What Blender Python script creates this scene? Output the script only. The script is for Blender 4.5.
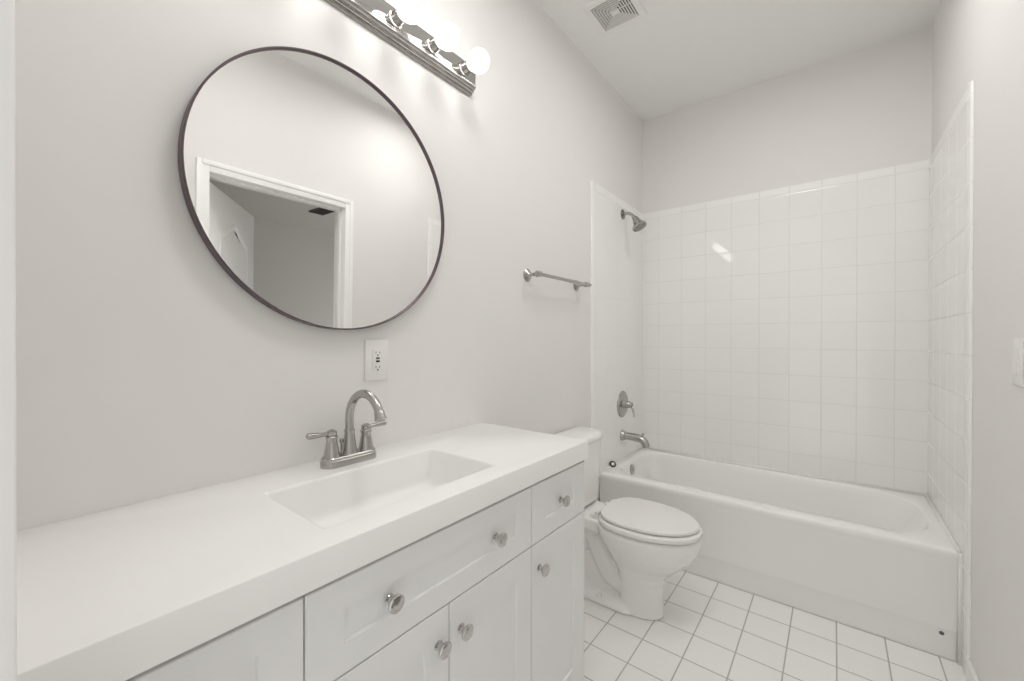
import bpy, bmesh, math, random
from mathutils import Vector, Matrix

# ------------------------------------------------------------------ clean
for o in list(bpy.data.objects):
    bpy.data.objects.remove(o, do_unlink=True)
S = bpy.context.scene
COL = S.collection
PI = math.pi

# ------------------------------------------------------------------ camera
CAM = Vector((1.1372, -3.0260, 1.2419))
YAW, PIT, ROL, FPX = 0.66691, -0.003686, 0.001572, 409.79
F = Vector((-math.sin(YAW) * math.cos(PIT), math.cos(YAW) * math.cos(PIT), math.sin(PIT)))
R = Vector((math.cos(YAW), math.sin(YAW), 0))
U = R.cross(F)
R2 = R * math.cos(ROL) + U * math.sin(ROL)
U2 = -R * math.sin(ROL) + U * math.cos(ROL)
cd = bpy.data.cameras.new('camera')
cam = bpy.data.objects.new('camera', cd)
COL.objects.link(cam)
cam.matrix_world = Matrix(((R2.x, U2.x, -F.x, CAM.x), (R2.y, U2.y, -F.y, CAM.y), (R2.z, U2.z, -F.z, CAM.z), (0, 0, 0, 1)))
cd.sensor_width = 36
cd.sensor_fit = 'HORIZONTAL'
cd.lens = FPX / 1024 * 36
cd.clip_start = 0.01
S.camera = cam

# ------------------------------------------------------------------ world, light, exposure
WORLD_STRENGTH = 0.9
BULB_STRENGTH = 4.1
FILL_A = 20.5  # strengths of the two fill lights added out of view
FILL_B = 18.0
w = bpy.data.worlds.new('daylight')
S.world = w
w.use_nodes = True
bg = w.node_tree.nodes['Background']
bg.inputs['Color'].default_value = (1.0, 0.99, 0.975, 1)
bg.inputs['Strength'].default_value = WORLD_STRENGTH


def portal(name, loc, rot, sx, sy):
    l = bpy.data.lights.new(name, 'AREA')
    l.shape = 'RECTANGLE'
    l.size, l.size_y = sx, sy
    l.cycles.is_portal = True
    o = bpy.data.objects.new(name, l)
    o.location = loc
    o.rotation_euler = rot
    COL.objects.link(o)


portal('doorway_daylight', (1.055, -3.17, 1.03), (PI / 2, 0, 0), 0.79, 2.05)
hl = bpy.data.lights.new('hall_fill', 'AREA')  # unseen fill light added to brighten the next room
hl.shape = 'RECTANGLE'
hl.size, hl.size_y = 1.4, 0.9
hl.energy = 5.5
hl.color = (0.97, 0.985, 1.0)
ho = bpy.data.objects.new('hall_fill', hl)
ho.location = (2.75, 0.57, 0.75)
ho.rotation_euler = (-PI / 2, 0, 0)
COL.objects.link(ho)

vs = S.view_settings
S.display_settings.display_device = 'sRGB'
vs.view_transform = 'Standard'
vs.look = 'None'
vs.gamma = 1
vs.use_curve_mapping = False
vs.exposure = 0.08
S.cycles.max_bounces = 16
S.cycles.diffuse_bounces = 10
S.cycles.glossy_bounces = 6
S.cycles.use_denoising = True
S.cycles.sample_clamp_indirect = 6

# ------------------------------------------------------------------ dimensions
W = 1.53          # room width (left wall x=0, right wall x=W)
ZC = 2.8745       # ceiling
YF = -3.03        # front wall (the doorway the view is taken from)
TT = 0.009        # wall tile thickness
ZT = 2.1786       # tile top
YT = -0.8317      # tile front edge
TS = 0.1583       # tile pitch
ZR = 0.4295       # tub rim
YA = -0.739       # tub apron


# ------------------------------------------------------------------ materials
def srgb(r, g, b):
    f = lambda c: (c / 255 / 12.92) if c / 255 <= 0.04045 else ((c / 255 + 0.055) / 1.055) ** 2.4
    return (f(r), f(g), f(b), 1)


def mat(name, col, rough=0.5, metal=0.0, spec=0.5, noise=None, coat=0.0):
    """principled material; noise=(scale, bump strength, colour variation)"""
    m = bpy.data.materials.new(name)
    m.use_nodes = True
    nt = m.node_tree
    b = nt.nodes['Principled BSDF']
    b.inputs['Base Color'].default_value = col
    b.inputs['Roughness'].default_value = rough
    b.inputs['Metallic'].default_value = metal
    b.inputs['Specular IOR Level'].default_value = spec
    b.inputs['Coat Weight'].default_value = coat
    if noise:
        geo = nt.nodes.new('ShaderNodeNewGeometry')
        n = nt.nodes.new('ShaderNodeTexNoise')
        n.inputs['Scale'].default_value = noise[0]
        n.inputs['Detail'].default_value = 4
        nt.links.new(geo.outputs['Position'], n.inputs['Vector'])
        if noise[1]:
            bp = nt.nodes.new('ShaderNodeBump')
            bp.inputs['Strength'].default_value = noise[1]
            bp.inputs['Distance'].default_value = 0.004
            nt.links.new(n.outputs['Fac'], bp.inputs['Height'])
            nt.links.new(bp.outputs['Normal'], b.inputs['Normal'])
        if noise[2]:
            mx = nt.nodes.new('ShaderNodeMix')
            mx.data_type = 'RGBA'
            mx.inputs['A'].default_value = [c * (1 - noise[2]) for c in col[:3]] + [1]
            mx.inputs['B'].default_value = [min(1, c * (1 + noise[2])) for c in col[:3]] + [1]
            nt.links.new(n.outputs['Fac'], mx.inputs['Factor'])
            nt.links.new(mx.outputs['Result'], b.inputs['Base Color'])
    return m


def tile_mat(name, axes, offs, pitch, width, tile_col, grout_col, rough, bump, wav=0.0, soft=0.0012):
    """square tiles from the world position along two axes"""
    m = bpy.data.materials.new(name)
    m.use_nodes = True
    nt = m.node_tree
    L = nt.links.new
    b = nt.nodes['Principled BSDF']
    geo = nt.nodes.new('ShaderNodeNewGeometry')
    sep = nt.nodes.new('ShaderNodeSeparateXYZ')
    L(geo.outputs['Position'], sep.inputs[0])

    def mth(op, a, c=None):
        n = nt.nodes.new('ShaderNodeMath')
        n.operation = op
        for i, v in enumerate((a, c)):
            if v is None:
                continue
            if isinstance(v, (int, float)):
                n.inputs[i].default_value = v
            else:
                L(v, n.inputs[i])
        return n.outputs[0]
    ds, ids = [], []
    for ax, of in zip(axes, offs):
        t = mth('DIVIDE', mth('SUBTRACT', sep.outputs[ax], of), pitch)
        fr = mth('FRACT', mth('ADD', t, 100.5))
        ds.append(mth('MULTIPLY', mth('ABSOLUTE', mth('SUBTRACT', fr, 0.5)), pitch))
        ids.append(mth('FLOOR', mth('ADD', t, 100.0)))
    d = mth('MINIMUM', ds[0], ds[1])

    def rng(v, lo, hi):
        n = nt.nodes.new('ShaderNodeMapRange')
        n.interpolation_type = 'SMOOTHSTEP'
        L(v, n.inputs['Value'])
        n.inputs['From Min'].default_value = lo
        n.inputs['From Max'].default_value = hi
        return n.outputs['Result']
    mask = rng(d, width / 2 - soft / 2, width / 2 + soft / 2)
    hgt = rng(d, width * 0.3, width * 0.5 + 0.003)
    # slight difference from tile to tile
    cmb = nt.nodes.new('ShaderNodeCombineXYZ')
    L(ids[0], cmb.inputs[0])
    L(ids[1], cmb.inputs[1])
    wn = nt.nodes.new('ShaderNodeTexWhiteNoise')
    wn.noise_dimensions = '3D'
    L(cmb.outputs[0], wn.inputs['Vector'])
    tv = nt.nodes.new('ShaderNodeMix')
    tv.data_type = 'RGBA'
    tv.inputs['A'].default_value = [c * 0.988 for c in tile_col[:3]] + [1]
    tv.inputs['B'].default_value = tile_col
    L(wn.outputs['Value'], tv.inputs['Factor'])
    mx = nt.nodes.new('ShaderNodeMix')
    mx.data_type = 'RGBA'
    mx.inputs['A'].default_value = grout_col
    L(tv.outputs['Result'], mx.inputs['B'])
    L(mask, mx.inputs['Factor'])
    L(mx.outputs['Result'], b.inputs['Base Color'])
    b.inputs['Specular IOR Level'].default_value = 0.7
    rr = nt.nodes.new('ShaderNodeMix')
    rr.inputs['A'].default_value = 0.85
    rr.inputs['B'].default_value = rough
    L(mask, rr.inputs['Factor'])
    L(rr.outputs['Result'], b.inputs['Roughness'])
    ns = nt.nodes.new('ShaderNodeTexNoise')
    ns.inputs['Scale'].default_value = 14
    L(geo.outputs['Position'], ns.inputs['Vector'])
    hh = mth('ADD', hgt, mth('MULTIPLY', ns.outputs['Fac'], wav))
    bp = nt.nodes.new('ShaderNodeBump')
    bp.inputs['Strength'].default_value = bump
    bp.inputs['Distance'].default_value = 0.0015
    L(hh, bp.inputs['Height'])
    L(bp.outputs['Normal'], b.inputs['Normal'])
    return m


WALL = (0.80, 0.788, 0.772, 1)
M = {}
M['paint'] = mat('wall_paint', WALL, 0.6, spec=0.3, noise=(9, 0.12, 0.008))
M['ceiling'] = mat('ceiling_paint', (0.86, 0.855, 0.848, 1), 0.8, spec=0.2, noise=(60, 0.08, 0.006))
M['trim'] = mat('trim_paint', (0.88, 0.878, 0.87, 1), 0.35, noise=(20, 0.03, 0.006))
M['hall'] = mat('hall_paint', (0.74, 0.725, 0.705, 1), 0.7, noise=(9, 0.1, 0.01))
M['hallfloor'] = mat('hall_floor', (0.45, 0.41, 0.36, 1), 0.6, noise=(20, 0.05, 0.1))
TILE = (0.89, 0.885, 0.875, 1)
GROUT = (0.735, 0.725, 0.71, 1)
M['tile_back'] = tile_mat('wall_tile_back', (0, 2), (0.2846, 0.549), TS, 0.003, TILE, GROUT, 0.03, 0.3, 0.16)
M['tile_side'] = tile_mat('wall_tile_side', (1, 2), (-0.785, 0.549), TS, 0.003, TILE, GROUT, 0.03, 0.3, 0.16)
M['row_back'] = tile_mat('bullnose_row_back', (0, 2), (0.2846, 0.549), TS, 0.003, TILE, GROUT, 0.4, 0.45, 0.25)
M['row_side'] = tile_mat('bullnose_row_side', (1, 2), (-0.785, 0.549), TS, 0.003, TILE, GROUT, 0.4, 0.45, 0.25)
M['edge_side'] = tile_mat('bullnose_edge_tile', (1, 2), (-0.785, 0.549), TS, 0.003, (0.90, 0.895, 0.885, 1), GROUT, 0.25, 0.45, 0.15)
M['bullnose'] = mat('bullnose_tile', (0.82, 0.81, 0.79, 1), 0.15)
M['floor'] = tile_mat('floor_tile', (0, 1), (0.5171, -0.8891), 0.1577, 0.0048, (0.89, 0.88, 0.868, 1), (0.47, 0.46, 0.445, 1), 0.3, 0.5, 0.2)
M['counter'] = mat('cultured_marble', (0.92, 0.915, 0.905, 1), 0.22, noise=(6, 0.0, 0.008))
M['cabinet'] = mat('cabinet_paint', (0.83, 0.835, 0.828, 1), 0.4, noise=(40, 0.02, 0.006))
M['cabinet_in'] = mat('cabinet_gap_shade', (0.25, 0.25, 0.245, 1), 0.7, noise=(40, 0.02, 0.02))  # dark carcass colour stands for the shade in the gaps between fronts
M['porcelain'] = mat('porcelain', (0.87, 0.865, 0.855, 1), 0.12, noise=(3, 0.0, 0.006), coat=0.3)
M['seat'] = mat('seat_plastic', (0.82, 0.815, 0.795, 1), 0.2, noise=(3, 0.0, 0.006))
M['tub'] = mat('tub_enamel', (0.895, 0.888, 0.878, 1), 0.16, noise=(3, 0.0, 0.008), coat=0.2)
M['nickel'] = mat('brushed_nickel', (0.47, 0.455, 0.435, 1), 0.25, metal=1, noise=(60, 0.02, 0.04))
M['chrome'] = mat('polished_chrome', (0.60, 0.59, 0.575, 1), 0.08, metal=1, noise=(40, 0.0, 0.02))
M['darkchrome'] = mat('worn_chrome', (0.27, 0.265, 0.255, 1), 0.2, metal=1, noise=(60, 0.02, 0.06))
M['frame'] = mat('dark_bronze_frame', srgb(102, 88, 94), 0.4, metal=0.55, noise=(50, 0.02, 0.05))
M['glass'] = mat('mirror_glass', (0.955, 0.955, 0.95, 1), 0.0, metal=1, noise=(2, 0.0, 0.002))
M['plate'] = mat('plate_plastic', (0.84, 0.83, 0.81, 1), 0.3, noise=(20, 0.0, 0.004))
M['dark'] = mat('dark_plastic', (0.015, 0.015, 0.015, 1), 0.4, noise=(20, 0.0, 0.05))
M['slot'] = mat('grey_slot', (0.10, 0.10, 0.10, 1), 0.6, noise=(20, 0.0, 0.05))
M['ventshade'] = mat('vent_shade_plate', (0.20, 0.195, 0.185, 1), 0.8, noise=(20, 0.0, 0.05))
M['caulk'] = mat('caulk', (0.83, 0.82, 0.80, 1), 0.5, noise=(40, 0.1, 0.01))
mb = bpy.data.materials.new('lit_bulb')
mb.use_nodes = True
_nt = mb.node_tree
_b = _nt.nodes['Principled BSDF']
_b.inputs['Base Color'].default_value = (0.9, 0.9, 0.88, 1)
_b.inputs['Roughness'].default_value = 0.2
_b.inputs['Emission Color'].default_value = (1.0, 0.99, 0.97, 1)
_b.inputs['Emission Strength'].default_value = BULB_STRENGTH
M['bulb'] = mb
md_ = mb.copy()
md_.name = 'lit_fill_surface'
md_.node_tree.nodes['Principled BSDF'].inputs['Emission Strength'].default_value = FILL_A
M['fill_surface'] = md_


# ------------------------------------------------------------------ mesh helpers
def BM():
    return bmesh.new()


def finish(name, bm, m, parent=None, smooth=False, mods=None):
    bmesh.ops.recalc_face_normals(bm, faces=bm.faces)
    me = bpy.data.meshes.new(name)
    bm.to_mesh(me)
    bm.free()
    if not isinstance(m, (list, tuple)):
        m = [m]
    for x in m:
        me.materials.append(x)
    if smooth:
        for p in me.polygons:
            p.use_smooth = True
        if smooth != 'all':
            me.set_sharp_from_angle(angle=math.radians(smooth if smooth > 1 else 40))
    o = bpy.data.objects.new(name, me)
    COL.objects.link(o)
    if parent:
        o.parent = parent
    return o


def empty(name, loc=(0, 0, 0)):
    o = bpy.data.objects.new(name, None)
    o.location = loc
    o.empty_display_size = 0.05
    COL.objects.link(o)
    return o


def tag(o, label=None, cat=None, group=None, kind=None):
    if label:
        o['label'] = label
    if cat:
        o['category'] = cat
    if group:
        o['group'] = group
    if kind:
        o['kind'] = kind
    return o


def world_child(o, parent):
    """parent an object built in world coordinates to an Empty placed elsewhere"""
    o.parent = parent
    o.matrix_parent_inverse = Matrix.Translation(-Vector(parent.location))
    return o


def box(bm, x0, x1, y0, y1, z0, z1, bev=0.0, seg=2):
    vs_ = [bm.verts.new((x, y, z)) for x in (x0, x1) for y in (y0, y1) for z in (z0, z1)]
    idx = [(0, 1, 3, 2), (4, 6, 7, 5), (0, 4, 5, 1), (2, 3, 7, 6), (0, 2, 6, 4), (1, 5, 7, 3)]
    fs = [bm.faces.new([vs_[i] for i in f]) for f in idx]
    if bev:
        es = list({e for f in fs for e in f.edges})
        bmesh.ops.bevel(bm, geom=es, offset=bev, segments=seg, profile=0.5, affect='EDGES')


def rings(bm, rs, cap0=True, cap1=True, closed=False):
    """loft through rings (lists of points with the same count)"""
    vr = [[bm.verts.new(p) for p in r] for r in rs]
    n = len(vr[0])
    pairs = list(zip(vr[:-1], vr[1:]))
    if closed:
        pairs.append((vr[-1], vr[0]))
    for a, b in pairs:
        for i in range(n):
            j = (i + 1) % n
            try:
                bm.faces.new((a[i], a[j], b[j], b[i]))
            except ValueError:
                pass
    if cap0 and not closed:
        bm.faces.new(vr[0])
    if cap1 and not closed:
        bm.faces.new(list(reversed(vr[-1])))
    return vr


def frame_of(d):
    d = Vector(d).normalized()
    a = Vector((0, 0, 1)) if abs(d.z) < 0.95 else Vector((0, 1, 0))
    u = d.cross(a).normalized()
    return d, u, u.cross(d).normalized()


def lathe(bm, prof, origin, axis, n=32, cap0=True, cap1=True, sx=1, sy=1):
    """prof = [(distance along axis, radius)]"""
    d, u, v = frame_of(axis)
    o = Vector(origin)
    rs = []
    for t, r in prof:
        r = max(r, 1e-4)
        rs.append([o + d * t + u * (r * sx * math.cos(2 * PI * i / n)) + v * (r * sy * math.sin(2 * PI * i / n)) for i in range(n)])
    rings(bm, rs, cap0, cap1)


def smooth_path(pts, sub=6):
    P = [Vector(p) for p in pts]
    P = [P[0] * 2 - P[1]] + P + [P[-1] * 2 - P[-2]]
    out = []
    for i in range(1, len(P) - 2):
        for k in range(sub):
            t = k / sub
            a, b, c, d = P[i - 1], P[i], P[i + 1], P[i + 2]
            out.append(0.5 * ((2 * b) + (c - a) * t + (2 * a - 5 * b + 4 * c - d) * t * t + (3 * b - a - 3 * c + d) * t ** 3))
    out.append(P[-2])
    return out


def tube(bm, pts, rad, n=16, flat=1.0):
    P = [Vector(p) for p in pts]
    if not isinstance(rad, (list, tuple)):
        rad = [rad] * len(P)
    t0 = (P[1] - P[0]).normalized()
    _, u, v = frame_of(t0)
    rs = []
    for i, p in enumerate(P):
        t = (P[min(i + 1, len(P) - 1)] - P[max(i - 1, 0)]).normalized()
        u = (u - t * u.dot(t)).normalized()
        v = t.cross(u)
        rs.append([p + (u * math.cos(2 * PI * k / n) * flat + v * math.sin(2 * PI * k / n)) * rad[i] for k in range(n)])
    rings(bm, rs)


def rrect(x0, x1, y0, y1, r, z, nc=8, ns=8):
    """rounded rectangle; r = (x0y0, x1y0, x1y1, x0y1) corner radii, same point count whatever the size"""
    if not isinstance(r, (list, tuple)):
        r = (r,) * 4
    cs = [(x0 + r[0], y0 + r[0], PI, r[0]), (x1 - r[1], y0 + r[1], 1.5 * PI, r[1]),
          (x1 - r[2], y1 - r[2], 0, r[2]), (x0 + r[3], y1 - r[3], 0.5 * PI, r[3])]
    arcs = []
    for cx, cy, a0, rr in cs:
        arcs.append([(cx + rr * math.cos(a0 + PI / 2 * k / nc), cy + rr * math.sin(a0 + PI / 2 * k / nc)) for k in range(nc + 1)])
    out = []
    for i in range(4):
        out += arcs[i]
        a, b = arcs[i][-1], arcs[(i + 1) % 4][0]
        for k in range(1, ns):
            t = k / ns
            out.append((a[0] + (b[0] - a[0]) * t, a[1] + (b[1] - a[1]) * t))
    return [Vector((x, y, z)) for x, y in out]


def egg(x0, x1, yc, hw, z, n=48, pb=2.6, pf=2.0, split=0.42):
    """egg outline: blunt at the back (x0), round at the front (x1)"""
    xm = x0 + (x1 - x0) * split
    out = []
    for i in range(n):
        a = 2 * PI * i / n
        c, s = math.cos(a), math.sin(a)
        p = pf if c >= 0 else pb
        ax = (x1 - xm) if c >= 0 else (xm - x0)
        x = xm + ax * math.copysign(abs(c) ** (2 / p), c)
        y = yc + hw * math.copysign(abs(s) ** (2 / p), s)
        out.append(Vector((x, y, z)))
    return out


def wall_quads(bm, fn, us, vs_, skip, t0, t1):
    """slab with openings: cells between the us and vs_ breaks, cells in skip left open; fn(u,v,t) -> point"""
    for i in range(len(us) - 1):
        for j in range(len(vs_) - 1):
            if (i, j) in skip:
                continue
            p = [fn(u, v, t) for u in (us[i], us[i + 1]) for v in (vs_[j], vs_[j + 1]) for t in (t0, t1)]
            q = [bm.verts.new(x) for x in p]
            for f in [(0, 1, 3, 2), (4, 6, 7, 5), (0, 4, 5, 1), (2, 3, 7, 6), (0, 2, 6, 4), (1, 5, 7, 3)]:
                bm.faces.new([q[k] for k in f])
    bmesh.ops.remove_doubles(bm, verts=bm.verts, dist=1e-5)
    seen = {}
    for f in bm.faces:
        k = tuple(sorted(v.index for v in f.verts))
    bm.verts.index_update()
    for f in list(bm.faces):
        k = tuple(sorted(v.index for v in f.verts))
        seen.setdefault(k, []).append(f)
    dead = [f for fs in seen.values() if len(fs) > 1 for f in fs]
    if dead:
        bmesh.ops.delete(bm, geom=dead, context='FACES_ONLY')


def structure(name, bm, m, smooth=False):
    o = finish(name, bm, m, smooth=smooth)
    o['kind'] = 'structure'
    return o


# ------------------------------------------------------------------ the room
DY0, DY1, DZ = -2.315, -1.553, 2.075       # door opening in the right wall
CX0, CX1 = 0.66, 1.45                       # doorway of the view in the front wall

bm = BM(); box(bm, -0.12, W + 0.12, YF - 0.14, 0.12, -0.08, 0.0)
structure('floor', bm, M['floor'])
bm = BM(); box(bm, -0.12, W + 0.12, YF - 0.14, 0.12, ZC, ZC + 0.08)
structure('ceiling', bm, M['ceiling'])
bm = BM(); box(bm, -0.12, 0, YF - 0.14, 0.12, 0, ZC)
wl = structure('wall_left', bm, M['paint'])
bm = BM(); box(bm, 0, W, 0, 0.12, 0, ZC)
wb = structure('wall_back', bm, M['paint'])
bm = BM()
wall_quads(bm, lambda u, v, t: (t, u, v), [YF - 0.14, DY0 - 0.02, DY1 + 0.02, 0.12], [0, DZ + 0.02, ZC], {(1, 0)}, W, W + 0.12)
wr = structure('wall_right', bm, M['paint'])
bm = BM()
wall_quads(bm, lambda u, v, t: (u, t, v), [0, CX0 - 0.012, CX1 + 0.012, W], [0, 2.07, ZC], {(1, 0)}, YF - 0.12, YF)
wf = structure('wall_front', bm, M['paint'])

# tile surround: three tiled faces, each with its bullnose edge
bm = BM(); box(bm, TT, W - TT, -TT, -0.0005, ZR - 0.02, ZT - 0.046)
finish('tile_panel', bm, M['tile_back'], wb)
bm = BM()
box(bm, TT, W - TT, -TT, -0.0005, ZT - 0.046, ZT)
finish('bullnose_row', bm, M['row_back'], wb, smooth=30)
for wall, xa, xb in ((wl, 0.0005, TT), (wr, W - TT, W - 0.0005)):
    bm = BM(); box(bm, xa, xb, YT + 0.045, -0.0005, ZR - 0.02, ZT - 0.046)
    if wall is wr:
        box(bm, xa, xb, YT + 0.045, YA - 0.002, 0.0, ZR - 0.02)
    finish('tile_panel', bm, M['tile_side'], wall)
    bm = BM(); box(bm, xa, xb, YT + 0.045, -0.0005, ZT - 0.046, ZT)
    finish('bullnose_row', bm, M['row_side'], wall, smooth=30)
    bm = BM()
    prof = [(0.0005, YT + 0.045), (0.0005, YT), (TT - 0.006, YT), (TT - 0.003, YT + 0.001), (TT - 0.001, YT + 0.003), (TT, YT + 0.007), (TT, YT + 0.045)]
    rings(bm, [[Vector((x if wall is wl else W - x, y, z)) for x, y in prof] for z in (0.0, ZT)])
    finish('bullnose_edge', bm, M['edge_side'], wall, smooth=50)

# baseboards
bm = BM()
box(bm, W - 0.014, W, DY1 + 0.062, YT - 0.001, 0, 0.082, 0.003)
structure('baseboard_right', bm, M['trim'], smooth=30)
bm = BM()
box(bm, 0, 0.014, -1.775, YT - 0.001, 0, 0.082, 0.003)
structure('baseboard_left', bm, M['trim'], smooth=30)
# caulk bead at the apron and the right wall tile
bm = BM()
tube(bm, [(W - TT - 0.003, YA - 0.001, 0.001), (W - TT - 0.003, YA - 0.001, ZR - 0.004)], 0.007, 10)
structure('trim_1', bm, M['caulk'], smooth='all')
bm = BM()
for a_, b_ in (((TT + 0.006, -TT - 0.006), (W - TT - 0.006, -TT - 0.006)), ((W - TT - 0.006, -TT - 0.006), (W - TT - 0.006, YA + 0.006)), ((TT + 0.006, -TT - 0.006), (TT + 0.006, YA + 0.006))):
    tube(bm, [(a_[0], a_[1], ZR - 0.001), (b_[0], b_[1], ZR - 0.001)], 0.0085, 10)
structure('trim_2', bm, M['caulk'], smooth='all')


# door casings -------------------------------------------------------------
d1 = tag(empty('door_1', (W, (DY0 + DY1) / 2, 0)), kind='structure')
bm = BM()
for y0, y1, z0, z1 in ((DY0 - 0.058, DY0, 0, DZ + 0.058), (DY1, DY1 + 0.058, 0, DZ + 0.058), (DY0, DY1, DZ, DZ + 0.058)):
    box(bm, W - 0.012, W, y0, y1, z0, z1, 0.003)
for y0, y1, z0, z1 in ((DY0 - 0.058, DY0 - 0.032, 0, DZ + 0.058), (DY1 + 0.032, DY1 + 0.058, 0, DZ + 0.058), (DY0 - 0.032, DY1 + 0.032, DZ + 0.032, DZ + 0.058)):
    box(bm, W - 0.018, W - 0.010, y0, y1, z0, z1, 0.004)
world_child(finish('casing', bm, M['trim'], smooth=30), d1)
bm = BM()
box(bm, W - 0.004, W + 0.13, DY0 - 0.02, DY0 - 0.0, 0, DZ + 0.02, 0.001)
box(bm, W - 0.004, W + 0.13, DY1 + 0.0, DY1 + 0.02, 0, DZ + 0.02, 0.001)
box(bm, W - 0.004, W + 0.13, DY0, DY1, DZ, DZ + 0.02, 0.001)
box(bm, W + 0.04, W + 0.078, DY1 - 0.011, DY1 + 0.001, 0, DZ, 0.001)       # stop
box(bm, W + 0.04, W + 0.078, DY0 - 0.001, DY0 + 0.011, 0, DZ, 0.001)
box(bm, W + 0.04, W + 0.078, DY0, DY1, DZ - 0.011, DZ + 0.001, 0.001)
world_child(finish('jamb', bm, M['trim'], smooth=30), d1)

# the open leaf, swung into the next room (built along +x from the hinge, then turned)
LW, LT, LH = 0.752, 0.035, DZ - 0.012
bm = BM(); box(bm, 0, LW, -LT / 2, LT / 2, 0.01, LH, 0.002)
leaf = finish('door_leaf', bm, M['trim'], smooth=30)
leaf.matrix_world = Matrix.Translation((W + 0.142, DY0 + 0.028, 0)) @ Matrix.Rotation(math.radians(35.5), 4, 'Z')
mw = leaf.matrix_world.copy()
leaf.parent = d1
leaf.matrix_parent_inverse = Matrix.Translation(-Vector(d1.location))


def panel_outline(x0, x1, z0, z1, arch):
    pts = [(x0, z0), (x1, z0), (x1, z1)]
    if arch:
        n = 14
        for k in range(1, n):
            t = k / n
            x = x1 + (x0 - x1) * t
            pts.append((x, z1 + arch * (0.5 - 0.5 * math.cos(2 * PI * t))))
    pts.append((x0, z1))
    return pts


for side in (1, -1):
    for z0, z1, ar in ((0.25, 0.95, 0), (1.10, 1.83, 0.09)):
        bm = BM()
        out = panel_outline(0.13, LW - 0.13, z0, z1, ar)
        cxx = LW / 2
        czz = (z0 + z1) / 2

        def sc(d):
            return [(x + (d if x < cxx else -d) * (1 if abs(x - cxx) > 0.01 else 0), z + (d if z < czz else -d)) for x, z in out]
        y = side * LT / 2
        rs = []
        for d, h in ((0.0, 0.0), (0.010, 0.007), (0.024, 0.007), (0.034, 0.001), (0.055, 0.006)):
            rs.append([Vector((x, y + side * (h - 0.001), z)) for x, z in sc(d)])
        rings(bm, rs, cap0=False)
        p = finish('raised_panel', bm, M['trim'], smooth=30)
        p.parent = leaf
for side in (1, -1):
    bm = BM()
    lathe(bm, [(0, 0.026), (0.005, 0.026), (0.006, 0.011), (0.03, 0.011), (0.036, 0.024), (0.05, 0.027), (0.06, 0.02), (0.063, 0.0)], (LW - 0.06, side * LT / 2, 0.95), (0, side, 0), 20)
    k = finish('door_knob', bm, M['nickel'], smooth=40)
    k.parent = leaf

d2 = tag(empty('door_2', ((CX0 + CX1) / 2, YF, 0)), kind='structure')
bm = BM()
CF = -3.0147
for x0, x1, z0, z1 in ((CX0 - 0.058, CX0, 0, 2.058 + 0.058), (CX1, CX1 + 0.058, 0, 2.058 + 0.058), (CX0, CX1, 2.058, 2.058 + 0.058)):
    box(bm, x0, x1, YF, CF, z0, z1, 0.0022, 3)
world_child(finish('casing', bm, M['trim'], smooth=30), d2)
bm = BM()
for x0, x1, z0, z1 in ((CX0 - 0.012, CX0 - 0.001, 0, 2.069), (CX1 + 0.001, CX1 + 0.012, 0, 2.069), (CX0 - 0.001, CX1 + 0.001, 2.059, 2.07)):
    box(bm, x0, x1, YF - 0.12, YF - 0.001, z0, z1, 0.001)
world_child(finish('jamb', bm, M['trim'], smooth=30), d2)

# ------------------------------------------------------------------ next room seen through door_1 in the mirror
HX0, HX1, HY0, HY1, HZ = W + 0.12, 3.92, -3.18, 0.6, 2.45
bm = BM(); box(bm, HX0, HX1 + 0.1, HY0 - 0.1, HY1 + 0.1, -0.08, 0)
structure('floor_hall', bm, M['hallfloor'])
bm = BM(); box(bm, HX0, HX1 + 0.1, HY0 - 0.1, HY1 + 0.1, HZ, HZ + 0.08)
structure('ceiling_hall', bm, M['hall'])
bm = BM(); box(bm, HX1, HX1 + 0.1, HY0 - 0.1, HY1 + 0.1, 0, HZ)
structure('wall_hall_right', bm, M['hall'])
bm = BM(); box(bm, HX0, HX1, HY0 - 0.1, HY0, 0, HZ)
structure('wall_hall_front', bm, M['hall'])
bm = BM()
wall_quads(bm, lambda u, v, t: (u, t, v), [HX0, 1.95, 3.55, HX1], [0, 0.1, 1.9, HZ], {(1, 1)}, HY1, HY1 + 0.1)
structure('wall_hall_back', bm, M['hall'])
bm = BM()
for x0, x1, z0, z1 in ((1.95, 1.99, 0.1, 1.9), (3.51, 3.55, 0.1, 1.9), (1.99, 3.51, 0.1, 0.14), (1.99, 3.51, 1.86, 1.9), (2.735, 2.765, 0.14, 1.86)):
    box(bm, x0, x1, HY1 + 0.04, HY1 + 0.08, z0, z1, 0.003)
structure('added_window_1', bm, M['trim'], smooth=30)  # unseen window, put in to go with the added hall fill

# dark ceiling register in the next room
hv = tag(empty('ceiling_register', (2.99, -0.95, HZ)), 'dark ceiling register in the next room, seen through the doorway in the round mirror', 'vent')
bm = BM()
for x0, x1, y0, y1 in ((-0.175, 0.175, -0.075, -0.063), (-0.175, 0.175, 0.063, 0.075), (-0.175, -0.16, -0.063, 0.063), (0.16, 0.175, -0.063, 0.063)):
    box(bm, x0, x1, y0, y1, -0.012, 0, 0.002)
finish('register_frame', bm, M['slot'], hv)
bm = BM()
for k in range(15):
    x = -0.151 + k * 0.0216
    rings(bm, [[Vector((x - 0.006, y, -0.001)), Vector((x + 0.006, y, -0.011)), Vector((x + 0.0075, y, -0.0095)), Vector((x - 0.0045, y, 0.0))] for y in (-0.063, 0.063)])
finish('register_louvers', bm, M['dark'], hv)

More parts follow.
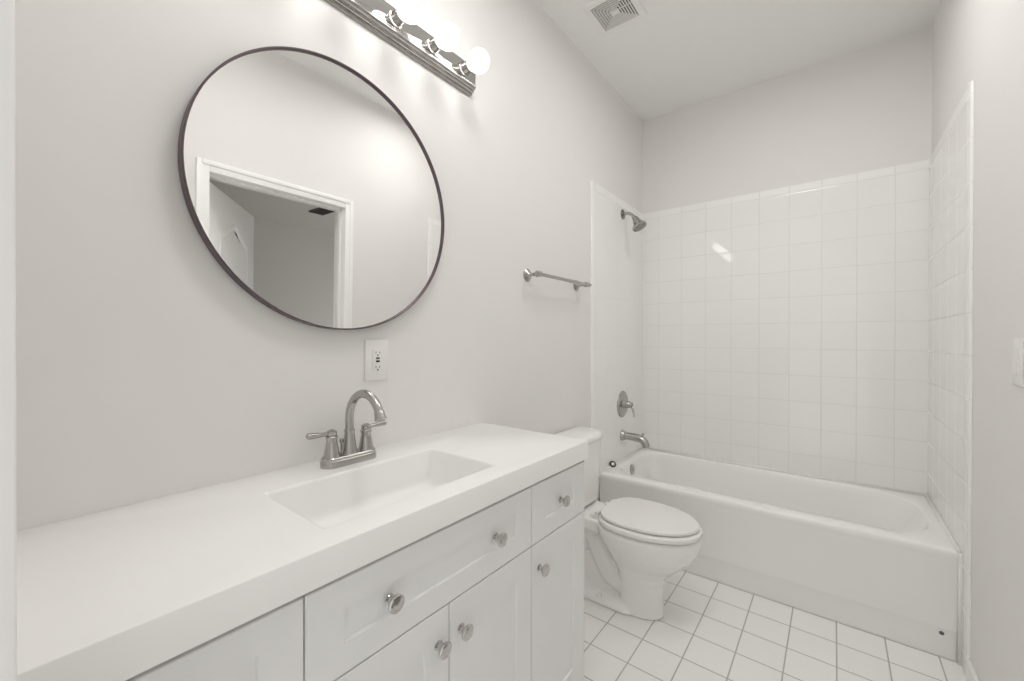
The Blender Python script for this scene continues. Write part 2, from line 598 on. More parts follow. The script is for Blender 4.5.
# ------------------------------------------------------------------ bathtub
bt = tag(empty('bathtub', (0.765, -0.375, 0)), 'white alcove bathtub with a plain apron, built in below the tiled shower walls', 'bathtub')
bm = BM()
X0, X1, Y1 = TT + 0.002, W - TT - 0.002, -TT - 0.002


def outer(yfront, z, inset=0.0, r=0.012):
    return rrect(X0 + inset, X1 - inset, yfront + inset, Y1 - inset, r, z)


def inner(x0, x1, y0, y1, rl, rr, z):
    return rrect(x0, x1, y0, y1, (rl, rr, rr, rl), z)


rs = [outer(YA + 0.012, 0.001), outer(YA + 0.010, 0.104), outer(YA + 0.0045, 0.116), outer(YA + 0.004, 0.120), outer(YA + 0.004, 0.385), outer(YA + 0.001, 0.398),
      outer(YA, 0.405), outer(YA, ZR - 0.012), outer(YA, ZR - 0.004, 0.003), outer(YA, ZR, 0.011),
      inner(0.058, 1.478, -0.652, -0.062, 0.13, 0.20, ZR - 0.001),
      inner(0.064, 1.472, -0.646, -0.068, 0.13, 0.20, ZR - 0.004),
      inner(0.069, 1.466, -0.641, -0.073, 0.13, 0.20, ZR - 0.012),
      inner(0.075, 1.452, -0.636, -0.078, 0.13, 0.20, ZR - 0.04),
      inner(0.090, 1.38, -0.624, -0.090, 0.13, 0.20, 0.26),
      inner(0.110, 1.30, -0.610, -0.104, 0.13, 0.20, 0.15),
      inner(0.135, 1.25, -0.585, -0.130, 0.12, 0.18, 0.105),
      inner(0.175, 1.20, -0.545, -0.170, 0.10, 0.15, 0.085),
      inner(0.30, 1.05, -0.45, -0.27, 0.05, 0.07, 0.078)]
rings(bm, rs, cap0=False)
world_child(finish('tub_shell', bm, M['tub'], smooth=50), bt)
bm = BM()
lathe(bm, [(0, 0.034), (0.004, 0.034), (0.008, 0.030), (0.009, 0.012), (0.011, 0.008), (0.0125, 0)], (0.0755, -0.385, 0.372), (1, 0, 0.1), 28)
world_child(finish('overflow_plate', bm, M['nickel'], smooth=40), bt)
bm = BM()
lathe(bm, [(0, 0.03), (0.003, 0.03), (0.005, 0.022), (0.004, 0.0)], (0.33, -0.36, 0.078), (0, 0, 1), 24)
world_child(finish('drain', bm, M['chrome'], smooth=40), bt)
bm = BM()
lathe(bm, [(0, 0.0075), (0.0015, 0.0075), (0.003, 0.005), (0.0032, 0)], (1.47, YA + 0.0105, 0.094), (0, -1, 0), 16)
world_child(tag(finish('apron_hole', bm, M['slot'], smooth=40), 'small dark hole plug low on the apron'), bt)

# drain stopper lying on the tub corner by the wall
st = tag(empty('drain_stopper', (0.026, -0.574, ZR + 0.012)), 'small dark rubber stopper with a chrome top leaning by the wall on the tub corner', 'stopper')
st.rotation_euler = (math.radians(38), math.radians(48), 0)
bm = BM()
lathe(bm, [(-0.007, 0.015), (-0.002, 0.019), (0.007, 0.021), (0.010, 0.018), (0.0095, 0.012)], (0, 0, 0), (0, 0, 1), 24)
finish('rubber_ring', bm, M['dark'], st, smooth=40)
bm = BM()
lathe(bm, [(0.009, 0.0125), (0.012, 0.0125), (0.015, 0.008), (0.016, 0)], (0, 0, 0), (0, 0, 1), 24)
finish('stopper_cap', bm, M['chrome'], st, smooth=40)

# ------------------------------------------------------------------ shower and bath fittings on the left tile
YX = -0.385
sh = tag(empty('shower_head', (TT, YX, 2.085)), 'brushed metal shower head on a bent arm high on the left tile wall', 'shower head')
bm = BM()
lathe(bm, [(0, 0.034), (0.004, 0.033), (0.009, 0.024), (0.012, 0.012)], (0, 0, 0), (1, 0, 0), 28)
finish('flange', bm, M['darkchrome'], sh, smooth=40)
bm = BM()
tube(bm, smooth_path([(0.002, 0, 0), (0.035, 0, 0.001), (0.062, 0, -0.014), (0.085, 0, -0.042)], 6), 0.0105, 16)
finish('arm', bm, M['nickel'], sh, smooth='all')
ax = Vector((0.45, 0, -0.89)).normalized()
bm = BM()
o0 = Vector((0.081, 0, -0.032))
lathe(bm, [(0, 0.014), (0.006, 0.017), (0.018, 0.018), (0.024, 0.022), (0.034, 0.024), (0.050, 0.030), (0.062, 0.040), (0.070, 0.047), (0.078, 0.049), (0.084, 0.046)], o0, ax, 36)
finish('bell', bm, M['nickel'], sh, smooth=40)
bm = BM()
lathe(bm, [(0, 0.045), (0.003, 0.044), (0.004, 0.034), (0.002, 0.032), (0.004, 0.030), (0.005, 0.012), (0.003, 0.011), (0.004, 0.0)], o0 + ax * 0.084, ax, 36)
finish('spray_face', bm, M['darkchrome'], sh, smooth=40)

tv = tag(empty('tub_valve', (TT, YX, 0.803)), 'round brushed metal shower valve plate with a lever handle above the tub spout', 'faucet valve')
bm = BM()
lathe(bm, [(0, 0.090), (0.003, 0.089), (0.010, 0.078), (0.013, 0.060), (0.014, 0.040), (0.015, 0.03)], (0, 0, 0), (1, 0, 0), 44)
finish('escutcheon', bm, M['nickel'], tv, smooth=40)
bm = BM()
lathe(bm, [(0.013, 0.034), (0.020, 0.030), (0.026, 0.024), (0.050, 0.022), (0.056, 0.018), (0.066, 0.019), (0.072, 0.013), (0.074, 0)], (0, 0, 0), (1, 0, 0), 28)
finish('hub', bm, M['nickel'], tv, smooth=40)
bm = BM()
tube(bm, smooth_path([(0.062, 0, -0.004), (0.078, -0.012, -0.020), (0.088, -0.02, -0.045), (0.092, -0.022, -0.066)], 5), [0.009 - 0.0002 * i for i in range(16)], 14)
lathe(bm, [(0, 0.006), (0.01, 0.008), (0.016, 0.006), (0.018, 0)], (0.090, -0.022, -0.060), (0.1, 0, -1), 14)
finish('lever', bm, M['chrome'], tv, smooth=50)

ts = tag(empty('tub_spout', (TT, YX, 0.592)), 'brushed metal tub spout with a diverter knob over the tub end', 'spout')
bm = BM()
lathe(bm, [(0, 0.036), (0.006, 0.036), (0.012, 0.031), (0.022, 0.028)], (0, 0, 0), (1, 0, 0), 28)
finish('flange', bm, M['nickel'], ts, smooth=40)
bm = BM()
tube(bm, smooth_path([(0.012, 0, 0), (0.06, 0, -0.001), (0.105, 0, -0.003), (0.138, 0, -0.012), (0.158, 0, -0.034), (0.163, 0, -0.055)], 5), [0.026] * 12 + [0.025] * 8 + [0.024] * 6, 20)
finish('spout_body', bm, M['nickel'], ts, smooth=50)
bm = BM()
lathe(bm, [(0, 0.005), (0.010, 0.005), (0.012, 0.009), (0.020, 0.009), (0.023, 0.005), (0.024, 0)], (0.140, 0, 0.010), (0.15, 0, 1), 16)
finish('diverter_knob', bm, M['nickel'], ts, smooth=40)

# ------------------------------------------------------------------ towel bar
tb = tag(empty('towel_bar', (0, -1.236, 1.542)), 'short brushed metal towel bar on the wall before the shower tile', 'towel bar')
for y in (-1.468, -1.004):
    bm = BM()
    o0 = (0, y + 1.236, 0)
    lathe(bm, [(0, 0.030), (0.004, 0.030), (0.008, 0.025), (0.012, 0.018), (0.018, 0.012), (0.030, 0.0085), (0.046, 0.0085), (0.052, 0.013), (0.058, 0.0145)], o0, (1, 0, 0), 28)
    lathe(bm, [(-0.016, 0.008), (-0.014, 0.0135), (0.014, 0.0135), (0.016, 0.008)], (0.066, y + 1.236, 0), (0, 1, 0), 20)
    finish('post', bm, M['nickel'], tb, smooth=40)
bm = BM()
lathe(bm, [(-0.254, 0), (-0.252, 0.008), (-0.244, 0.0095), (-0.237, 0.0085), (0.262, 0.0085), (0.269, 0.0095), (0.277, 0.008), (0.279, 0)], (0.066, 0, 0), (0, 1, 0), 20)
finish('bar', bm, M['nickel'], tb, smooth=40)

# ------------------------------------------------------------------ toilet
TY = -1.176
to = tag(empty('toilet', (0.36, TY, 0)), 'white toilet with its lid down between the vanity and the bathtub', 'toilet')
bm = BM()
rs = [egg(x0, x1, TY, hw, z) for z, x0, x1, hw in (
    (0.001, 0.345, 0.545, 0.081), (0.03, 0.347, 0.543, 0.079), (0.08, 0.348, 0.541, 0.078), (0.14, 0.346, 0.543, 0.081), (0.18, 0.338, 0.556, 0.089), (0.215, 0.322, 0.588, 0.105),
    (0.25, 0.305, 0.627, 0.127), (0.29, 0.285, 0.664, 0.150), (0.325, 0.265, 0.687, 0.166), (0.36, 0.250, 0.698, 0.176), (0.383, 0.245, 0.699, 0.178), (0.3945, 0.25, 0.690, 0.170))]
rings(bm, rs)
# deck behind the bowl that carries the tank
rings(bm, [rrect(0.05 + i, 0.34 - i, TY - h, TY + h, 0.03, z) for z, h, i in ((0.315, 0.075, 0.02), (0.345, 0.105, 0), (0.385, 0.115, 0), (0.398, 0.110, 0.004))])
# trapway: down from the deck, round under the bowl
tube(bm, smooth_path([(0.12, TY, 0.04), (0.115, TY, 0.16), (0.125, TY, 0.27), (0.165, TY, 0.315), (0.215, TY, 0.275), (0.258, TY, 0.195), (0.305, TY, 0.125), (0.37, TY, 0.100)], 5), 0.060, 20, flat=1.0)
# foot
rings(bm, [rrect(0.06 + i, 0.44 - i, TY - h, TY + h, 0.06, z) for z, h, i in ((0.001, 0.100, 0), (0.018, 0.098, 0.0), (0.032, 0.085, 0.01), (0.040, 0.06, 0.03))])
box(bm, 0.08, 0.40, TY - 0.035, TY + 0.035, 0.02, 0.20)
bowl = finish('bowl', bm, M['porcelain'])
md = bowl.modifiers.new('remesh', 'REMESH'); md.mode = 'VOXEL'; md.voxel_size = 0.0055; md.use_smooth_shade = True
md = bowl.modifiers.new('smooth', 'SMOOTH'); md.factor = 0.5; md.iterations = 7
world_child(bowl, to)
bm = BM()
rings(bm, [rrect(x0, x1, TY - hw, TY + hw, (0.02, r, r, 0.02), z) for z, x0, x1, hw, r in (
    (0.408, 0.045, 0.160, 0.150, 0.07), (0.412, 0.035, 0.172, 0.160, 0.08), (0.425, 0.03, 0.178, 0.166, 0.085), (0.58, 0.026, 0.184, 0.170, 0.09), (0.727, 0.022, 0.188, 0.173, 0.095))])
world_child(finish('tank', bm, M['porcelain'], smooth=50), to)
bm = BM()
rings(bm, [rrect(x0, x1, TY - hw, TY + hw, (0.02, r, r, 0.02), z) for z, x0, x1, hw, r in (
    (0.7255, 0.014, 0.193, 0.173, 0.10), (0.730, 0.012, 0.197, 0.177, 0.105), (0.748, 0.012, 0.198, 0.178, 0.105), (0.755, 0.016, 0.194, 0.174, 0.102), (0.758, 0.03, 0.180, 0.160, 0.09))])
world_child(finish('tank_lid', bm, M['porcelain'], smooth=40), to)
bm = BM()
box(bm, 0.06, 0.15, TY - 0.08, TY + 0.08, 0.396, 0.410, 0.002)
world_child(finish('tank_gasket', bm, M['slot'], smooth=30), to)
bm = BM()
lathe(bm, [(0, 0.014), (0.004, 0.014), (0.008, 0.009), (0.012, 0.008)], (0.184, TY - 0.085, 0.675), (1, 0, 0), 20)
tube(bm, smooth_path([(0.195, TY - 0.085, 0.675), (0.201, TY - 0.112, 0.673), (0.201, TY - 0.145, 0.668)], 5), 0.007, 12)
world_child(finish('flush_lever', bm, M['chrome'], smooth=40), to)


def egg_slab(x0, x1, hw, z0, z1, r, hole=None):
    bm = BM()
    n = 4
    rs = []
    mk = lambda i, z: egg(x0 + i, x1 - i, TY, hw - i, z, pb=2.8)
    for k in range(n + 1):
        a = PI / 2 * k / n
        rs.append(mk(r * (1 - math.sin(a)), z0 + r * (1 - math.cos(a))))
    for k in range(n + 1):
        a = PI / 2 * k / n
        rs.append(mk(r * (1 - math.cos(a)), z1 - r * (1 - math.sin(a))))
    if hole:
        hx0, hx1, hh = hole
        rs.append(egg(hx0, hx1, TY, hh, z1 - 0.002))
        rs.append(egg(hx0, hx1, TY, hh, z0))
        rings(bm, rs, closed=True)
    else:
        rings(bm, rs)
    return bm


world_child(finish('seat', egg_slab(0.262, 0.702, 0.184, 0.400, 0.424, 0.009, (0.33, 0.63, 0.115)), M['seat'], smooth=50), to)
bm = egg_slab(0.270, 0.688, 0.168, 0.4275, 0.444, 0.006)
world_child(finish('lid', bm, M['seat'], smooth=50), to)
for s in (-1, 1):
    bm = BM()
    box(bm, 0.226, 0.275, TY + s * 0.078 - 0.014, TY + s * 0.078 + 0.014, 0.3975, 0.415, 0.004)
    tube(bm, [(0.262, TY + s * 0.078 - 0.022, 0.424), (0.262, TY + s * 0.078 + 0.022, 0.424)], 0.009, 14)
    world_child(finish('hinge', bm, M['seat'], smooth=40), to)
    bm = BM()
    lathe(bm, [(0, 0.014), (0.008, 0.013), (0.015, 0.008), (0.017, 0)], (0.27, TY + s * 0.082, 0.030), (0, 0, 1), 18)
    world_child(finish('bolt_cap', bm, M['seat'], smooth=40), to)

# supply stop behind the toilet
sv = tag(empty('supply_valve', (0.0, -1.37, 0.17)), 'small dark supply valve on the wall behind the toilet base', 'valve')
bm = BM()
lathe(bm, [(0, 0.028), (0.003, 0.027), (0.006, 0.012), (0.05, 0.008), (0.055, 0.012), (0.08, 0.012), (0.082, 0)], (0, 0, 0), (1, 0, 0), 20)
finish('stop_body', bm, M['darkchrome'], sv, smooth=40)
bm = BM()
lathe(bm, [(0.075, 0.012), (0.078, 0.02), (0.092, 0.02), (0.095, 0.012)], (0, 0, 0), (1, 0, 0), 20, sy=0.6)
finish('stop_handle', bm, M['slot'], sv, smooth=40)

# ------------------------------------------------------------------ vanity cabinet
VY0, VY1 = -3.027, -1.785
VX = 0.475                   # front face of doors and drawers
VZ = 0.842                   # underside of the top
va = tag(empty('vanity_cabinet', (0.24, (VY0 + VY1) / 2, 0)), 'long white shaker vanity cabinet with round chrome knobs under the sink top', 'cabinet')
bm = BM()
box(bm, 0.002, VX - 0.0205, VY0 + 0.006, VY1 - 0.006, 0.10, 0.72, 0.001)
box(bm, 0.432, VX - 0.0205, VY0 + 0.006, VY1 - 0.006, 0.719, VZ - 0.002, 0.001)
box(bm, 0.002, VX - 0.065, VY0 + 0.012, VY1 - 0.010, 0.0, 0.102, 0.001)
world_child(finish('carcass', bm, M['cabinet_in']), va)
bm = BM()      # painted end panel and bottom rail
box(bm, 0.002, VX - 0.001, VY1 - 0.0042, VY1 - 0.0, 0.0, VZ - 0.002, 0.001)
box(bm, VX - 0.020, VX - 0.002, VY0 + 0.006, VY1 - 0.004, 0.035, 0.098, 0.0015)
world_child(finish('face_frame', bm, M['cabinet']), va)


def shaker(name, y0, y1, z0, z1, st_, rl, parent):
    """shaker front: a recessed panel in a flat frame, one mesh"""
    bm = BM()
    xf, xb, rec = VX, VX - 0.019, 0.0055
    a = [(y0, z0), (y1, z0), (y1, z1), (y0, z1)]
    ins = lambda d: [(y0 + d, z0 + d), (y1 - d, z0 + d), (y1 - d, z1 - d), (y0 + d, z1 - d)]
    b = [(y0 + st_, z0 + rl), (y1 - st_, z0 + rl), (y1 - st_, z1 - rl), (y0 + st_, z1 - rl)]
    c = [(y0 + st_ + 0.0022, z0 + rl + 0.0022), (y1 - st_ - 0.0022, z0 + rl + 0.0022), (y1 - st_ - 0.0022, z1 - rl - 0.0022), (y0 + st_ + 0.0022, z1 - rl - 0.0022)]
    rs = [[Vector((xb, y, z)) for y, z in a], [Vector((xf - 0.0015, y, z)) for y, z in a], [Vector((xf, y, z)) for y, z in ins(0.0015)],
          [Vector((xf, y, z)) for y, z in b], [Vector((xf - rec, y, z)) for y, z in c]]
    rings(bm, rs)
    return world_child(finish(name, bm, M['cabinet']), parent)


def knob(y, z, part):
    bm = BM()
    lathe(bm, [(0, 0.0105), (0.002, 0.0105), (0.004, 0.0065), (0.012, 0.0060), (0.015, 0.009), (0.018, 0.0150), (0.021, 0.0170), (0.0245, 0.0170), (0.0265, 0.0150), (0.0272, 0.0105), (0.0266, 0.0095), (0.0275, 0.0)], (VX, y, z), (1, 0, 0), 32)
    k = finish('knob', bm, M['chrome'], smooth=35)
    k.parent = part
    return k


G = 0.0015
YM0, YM1, YMC = -2.718, -2.094, -2.405
ZD0, ZD1, ZS = 0.102, 0.829, 0.662
dl = shaker('drawer', VY0 + 0.008, YM0 - G, ZS + G, ZD1, 0.066, 0.052, va)
knob((VY0 + YM0) / 2, 0.748, dl)
dc = shaker('drawer', YM0 + G, YM1 - G, ZS + G, ZD1, 0.066, 0.052, va)
knob(-2.560, 0.748, dc)
knob(-2.250, 0.748, dc)
dr = shaker('drawer', YM1 + G, VY1 - 0.006, ZS + G, ZD1, 0.066, 0.052, va)
knob(-1.942, 0.748, dr)
a = shaker('door', VY0 + 0.008, YM0 - G, ZD0, ZS - G, 0.066, 0.066, va)
knob(-2.752, 0.588, a)
a = shaker('door', YM0 + G, YMC - G, ZD0, ZS - G, 0.066, 0.066, va)
knob(-2.438, 0.588, a)
a = shaker('door', YMC + G, YM1 - G, ZD0, ZS - G, 0.066, 0.066, va)
knob(-2.371, 0.588, a)
a = shaker('door', YM1 + G, VY1 - 0.006, ZD0, ZS - G, 0.066, 0.066, va)
knob(-2.058, 0.588, a)

# ------------------------------------------------------------------ countertop with moulded sink
ct = tag(empty('countertop', (0.24, (VY0 + VY1) / 2, VZ)), 'white one-piece vanity top with a moulded rectangular sink', 'countertop')
CZ = 0.9008
bm = BM()
xo0, xo1, yo0, yo1 = 0.001, 0.4872, VY0, -1.784
hx0, hx1, hy0, hy1 = 0.146, 0.420, -2.659, -2.176
hole = rrect(hx0, hx1, hy0, hy1, 0.008, CZ, 4, 6)
e = 0.003
outs = [[Vector((x, y, z)) for x, y in ((xo0 + i, yo0 + i), (xo1 - i, yo0 + i), (xo1 - i, yo1 - i), (xo0 + i, yo1 - i))] for i, z in ((0, VZ), (0, CZ - e), (e * 0.3, CZ - e * 0.3), (e, CZ))]
vr = rings(bm, outs, cap0=False, cap1=False)
hv_ = [bm.verts.new(p) for p in hole]
he = [bm.edges.new((hv_[i], hv_[(i + 1) % len(hv_)])) for i in range(len(hv_))]
top = vr[-1]
oe = []
for i in range(4):
    ed = bm.edges.get((top[i], top[(i + 1) % 4]))
    oe.append(ed)
bmesh.ops.triangle_fill(bm, use_beauty=True, use_dissolve=False, edges=he + oe)
b0 = vr[0]
inn = [bm.verts.new(p) for p in ((0.12, -2.69, VZ), (0.44, -2.69, VZ), (0.44, -2.15, VZ), (0.12, -2.15, VZ))]
for i in range(4):
    j = (i + 1) % 4
    bm.faces.new((b0[i], b0[j], inn[j], inn[i]))
world_child(finish('counter_slab', bm, M['counter'], smooth=30), ct)
bm = BM()
br = []
for i, z in ((0.0, CZ), (0.0015, CZ - 0.0005), (0.004, CZ - 0.003), (0.0055, CZ - 0.007), (0.012, CZ - 0.080), (0.0145, CZ - 0.090), (0.020, CZ - 0.097), (0.029, CZ - 0.100), (0.10, CZ - 0.103)):
    br.append(rrect(hx0 + i, hx1 - i, hy0 + i, hy1 - i * (1.6 if i > 0.01 else 1), 0.008 + i * 0.6, z, 4, 6))
rings(bm, br, cap0=False)
world_child(finish('sink_basin', bm, M['counter'], smooth=60), ct)
bm = BM()
lathe(bm, [(0, 0.030), (0.003, 0.029), (0.004, 0.022), (0.006, 0.020), (0.008, 0.012), (0.0085, 0)], (0.28, -2.42, CZ - 0.1035), (0, 0, 1), 28)
world_child(finish('sink_drain', bm, M['nickel'], smooth=40), ct)

# ------------------------------------------------------------------ faucet
fa = tag(empty('faucet', (0.082, -2.413, CZ)), 'brushed nickel two-handle faucet with a tall arched spout behind the sink', 'faucet')
bm = BM()
rings(bm, [rrect(-0.027 + i, 0.027 - i, -0.079 + i, 0.079 - i, 0.0265 - i, z, 10, 8) for i, z in ((0, 0.0), (0, 0.014), (0.0008, 0.017), (0.0018, 0.018), (0.002, 0.024), (0.004, 0.026))])
finish('base_plate', bm, M['nickel'], fa, smooth=35)
bm = BM()
lathe(bm, [(0.025, 0.022), (0.030, 0.0205), (0.034, 0.0195), (0.070, 0.0145), (0.084, 0.0128), (0.088, 0.0142), (0.092, 0.0128)], (0, 0, 0), (0, 0, 1), 28)
ARC = [(0, 0, 0.085), (0, 0, 0.10)]
for k in range(0, 17):
    t = PI - PI * 0.90 * k / 16
    ARC.append((0.074 + 0.074 * math.cos(t), 0, 0.121 + 0.074 * math.sin(t)))
tube(bm, ARC, 0.0112, 20)
ex = Vector(ARC[-1])
dx = (Vector(ARC[-1]) - Vector(ARC[-2])).normalized()
lathe(bm, [(-0.012, 0.0118), (-0.010, 0.0130), (0.0, 0.0134), (0.005, 0.0150), (0.010, 0.0155), (0.011, 0.012), (0.009, 0.0)], ex, dx, 24)
finish('spout', bm, M['nickel'], fa, smooth=40)
for s in (-1, 1):
    bm = BM()
    y = s * 0.051
    lathe(bm, [(0.025, 0.0225), (0.029, 0.0215), (0.033, 0.0195), (0.062, 0.0145), (0.072, 0.0135), (0.075, 0.0155), (0.080, 0.0155), (0.083, 0.0120), (0.086, 0.0135), (0.094, 0.0125), (0.098, 0.006), (0.099, 0)], (0, y, 0), (0, 0, 1), 26)
    tube(bm, [(0, y, 0.0885), (0, y + s * 0.014, 0.0885), (0, y + s * 0.030, 0.089), (0, y + s * 0.046, 0.090), (0, y + s * 0.062, 0.091), (0, y + s * 0.066, 0.091)], [0.0055, 0.0055, 0.006, 0.0075, 0.0085, 0.005], 14)
    finish('handle', bm, M['nickel'], fa, smooth=40)
bm = BM()
lathe(bm, [(0.02, 0.0028), (0.052, 0.0028), (0.054, 0.0055), (0.060, 0.0062), (0.064, 0.004), (0.065, 0)], (-0.021, -0.012, 0), (0, 0, 1), 14)
finish('lift_rod', bm, M['nickel'], fa, smooth=40)

# ------------------------------------------------------------------ round mirror (its top leans out a little)
TILT = 0.015
MR = 0.377
mi = tag(empty('round_mirror', (0.0, -2.397, 1.645)), 'large round wall mirror with a thin dark metal frame over the sink', 'mirror')
mi.rotation_euler = (0, TILT, 0)
bm = BM()
n = 128
sec = [(0.009, MR - 0.004), (0.009, MR), (0.036, MR), (0.0375, MR - 0.0015), (0.0375, MR - 0.0035), (0.036, MR - 0.0045), (0.0295, MR - 0.0045), (0.027, MR - 0.005)]
vr = [[bm.verts.new((x, r * math.cos(2 * PI * i / n), r * math.sin(2 * PI * i / n))) for i in range(n)] for x, r in sec]
for a_, b_ in zip(vr[:-1], vr[1:]):
    for i in range(n):
        j = (i + 1) % n
        bm.faces.new((a_[i], a_[j], b_[j], b_[i]))
finish('frame', bm, M['frame'], mi, smooth=40)
bm = BM()
lathe(bm, [(0.0245, MR - 0.0015), (0.0295, MR - 0.0046)], (0, 0, 0), (1, 0, 0), n)
finish('mirror_glass', bm, M['glass'], mi)
bm = BM()
lathe(bm, [(0.012, MR - 0.03), (0.024, MR - 0.012)], (0, 0, 0), (1, 0, 0), 64)
box(bm, 0.0005, 0.012, -0.05, 0.05, 0.19, 0.24)
finish('backing', bm, M['slot'], mi)

# ------------------------------------------------------------------ vanity light bar
BY0, BY1 = -2.764, -1.850
lb = tag(empty('vanity_light', (0, (BY0 + BY1) / 2, 2.256)), 'brushed nickel bath light bar with round globe bulbs over the mirror', 'wall light')
yc = (BY0 + BY1) / 2
bm = BM()
half = [(0.0005, -0.058), (0.010, -0.058), (0.014, -0.054), (0.014, -0.051), (0.020, -0.050), (0.024, -0.046), (0.024, -0.043), (0.031, -0.041), (0.036, -0.036), (0.037, -0.031)]
prof = half + [(x, -z) for x, z in reversed(half)]
L_ = (BY1 - BY0) / 2
rs = []
for y, sx in ((-L_, 0.6), (-L_ + 0.003, 0.88), (-L_ + 0.010, 1.0), (L_ - 0.010, 1.0), (L_ - 0.003, 0.88), (L_, 0.6)):
    sz = 1 - (1 - sx) * 0.25
    rs.append([Vector((x * sx, y, z * sz)) for x, z in prof])
rings(bm, rs)
finish('bar_body', bm, M['nickel'], lb, smooth=25)
bm = BM()
box(bm, 0.030, 0.0385, -L_ + 0.012, L_ - 0.012, -0.030, 0.030, 0.001)
finish('face_strip', bm, M['chrome'], lb, smooth=30)
for k in range(6):
    y = -1.925 - 0.1525 * k - yc
    bm = BM()
    lathe(bm, [(0.0375, 0.026), (0.042, 0.026), (0.044, 0.0215), (0.066, 0.0205), (0.070, 0.022), (0.073, 0.021), (0.073, 0.017)], (0, y, 0), (1, 0, 0), 28)
    s = finish('socket', bm, M['nickel'], lb, smooth=35)
    bm = BM()
    pr = [(0.066, 0.0125), (0.074, 0.0135)]
    for i in range(1, 17):
        a = math.radians(160) - math.radians(160) * i / 16
        pr.append((0.113 - 0.0405 * math.cos(math.radians(20) + math.radians(160) * i / 16), max(0.0, 0.0405 * math.sin(math.radians(20) + math.radians(160) * i / 16))))
    lathe(bm, pr, (0, y, 0), (1, 0, 0), 32, cap1=True)
    b = finish('bulb', bm, M['bulb'], smooth='all')
    b.parent = s

# ------------------------------------------------------------------ outlet
ou = tag(empty('outlet', (0, -2.2745, 1.176)), 'white outlet plate with dark test buttons on the wall under the mirror', 'outlet')
bm = BM()
box(bm, 0.0, 0.006, -0.0415, 0.0415, -0.0645, 0.0645, 0.003)
finish('cover_plate', bm, M['plate'], ou, smooth=30)
bm = BM()
box(bm, 0.005, 0.0085, -0.0168, 0.0168, -0.0335, 0.0335, 0.001)
finish('receptacle', bm, M['plate'], ou, smooth=30)
for z, h in ((0.0048, 0.003), (-0.0048, 0.003)):
    bm = BM()
    box(bm, 0.008, 0.0098, -0.0065, 0.0065, z - h, z + h, 0.0006)
    finish('button', bm, M['dark'] if z < 0 else M['slot'], ou)
for s in (1, -1):
    bm = BM()
    zz = s * 0.0225
    box(bm, 0.008, 0.0088, -0.0075, -0.0055, zz - 0.004, zz + 0.004)
    box(bm, 0.008, 0.0088, 0.0055, 0.0075, zz - 0.0035, zz + 0.0035)
    lathe(bm, [(0.008, 0.0028), (0.0088, 0.0028)], (0, 0, zz - 0.0085), (1, 0, 0), 12)
    finish('slots', bm, M['slot'], ou)
for s in (1, -1):
    bm = BM()
    lathe(bm, [(0.0055, 0.003), (0.0065, 0.0025), (0.0067, 0)], (0, 0, s * 0.048), (1, 0, 0), 14)
    finish('screw', bm, M['plate'], ou, smooth=40)

# ------------------------------------------------------------------ light switch on the right wall
sw = tag(empty('light_switch', (W, -1.309, 1.182)), 'white light switch plate on the right wall at the edge of view', 'light switch')
bm = BM()
box(bm, -0.006, 0, -0.0375, 0.0375, -0.065, 0.065, 0.003)
finish('cover_plate', bm, M['plate'], sw, smooth=30)
bm = BM()
rings(bm, [[Vector((x, y, z)) for x, z in ((-0.005, -0.033), (-0.0105, -0.033), (-0.0075, 0.0), (-0.0085, 0.033), (-0.005, 0.033))] for y in (-0.0165, 0.0165)])
finish('rocker', bm, M['plate'], sw)
for s in (1, -1):
    bm = BM()
    lathe(bm, [(0.0055, 0.003), (0.0065, 0.0025), (0.0067, 0)], (0, 0, s * 0.048), (-1, 0, 0), 14)
    finish('screw', bm, M['plate'], sw, smooth=40)

# ------------------------------------------------------------------ exhaust vent in the ceiling
ev = tag(empty('exhaust_vent', (0.275, -1.110, ZC)), 'square white exhaust vent grille with concentric louvers on the ceiling', 'vent')
bm = BM()


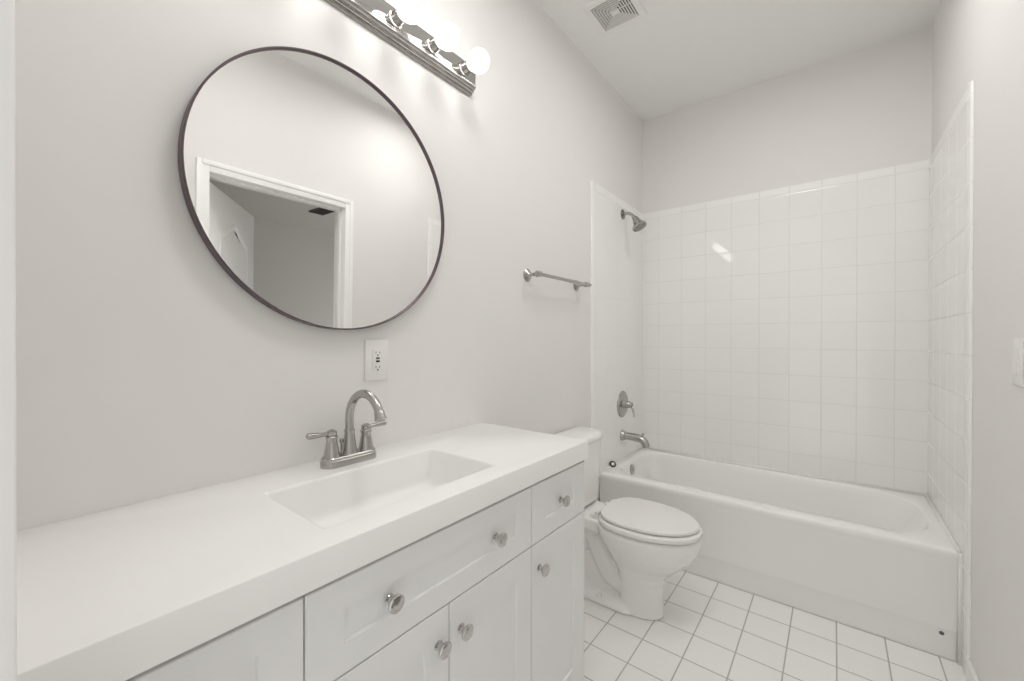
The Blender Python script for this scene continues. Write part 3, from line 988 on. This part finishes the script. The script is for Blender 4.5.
def sq_ring(bm, prof):
    """square ring with a profile of (half size, z)"""
    rs_ = [[Vector((sx * h, sy * h, z)) for sx, sy in ((-1, -1), (1, -1), (1, 1), (-1, 1))] for h, z in prof]
    rings(bm, rs_, closed=True)


sq_ring(bm, [(0.122, -0.0005), (0.122, -0.004), (0.114, -0.012), (0.092, -0.014), (0.088, -0.012), (0.088, -0.0005)])
finish('grille_frame', bm, M['plate'], ev)
bm = BM()
for k in range(6):
    h = 0.083 - 0.0122 * k
    sq_ring(bm, [(h, -0.0125), (h - 0.0052, -0.0135), (h - 0.0066, -0.0055), (h - 0.0052, -0.0045)])
box(bm, -0.016, 0.016, -0.013, 0.013, -0.014, -0.010, 0.001)
for s in (1, -1):
    box(bm, -0.088, 0.088, -0.0015, 0.0015, -0.006, -0.003)
    break
box(bm, -0.0015, 0.0015, -0.088, 0.088, -0.006, -0.003)
finish('louvers', bm, M['plate'], ev)
bm = BM()
box(bm, -0.088, 0.088, -0.088, 0.088, -0.002, -0.0003)  # thin dark plate, painted as the shade behind the louvers
finish('vent_shade_plate', bm, M['ventshade'], ev)

# ------------------------------------------------------------------ two unseen fill lights, added at the ceiling to brighten the room
FILL_LIGHTS = (((0.69, -2.24, ZC), FILL_A, 'round flat fill light added out of view on the ceiling beside the vanity'),
                 ((1.0, -1.17, ZC), FILL_B, 'round flat fill light added out of view on the ceiling in front of the bathtub'))
for loc, power, label in FILL_LIGHTS:
    cl = tag(empty('fill_light', loc), label, 'fill light', 'added fill lights')
    bm = BM()
    lathe(bm, [(0.0005, 0.222), (0.026, 0.222), (0.032, 0.217), (0.032, 0.207), (0.020, 0.205)], (0, 0, 0), (0, 0, -1), 48)
    finish('fill_rim', bm, M['trim'], cl, smooth=40)
    bm = BM()
    lathe(bm, [(0.018, 0.204), (0.0195, 0.204), (0.0215, 0.13), (0.022, 0)], (0, 0, 0), (0, 0, -1), 48)
    dm = M['fill_surface'].copy()
    dm.node_tree.nodes['Principled BSDF'].inputs['Emission Strength'].default_value = power
    finish('fill_surface', bm, dm, cl, smooth='all')
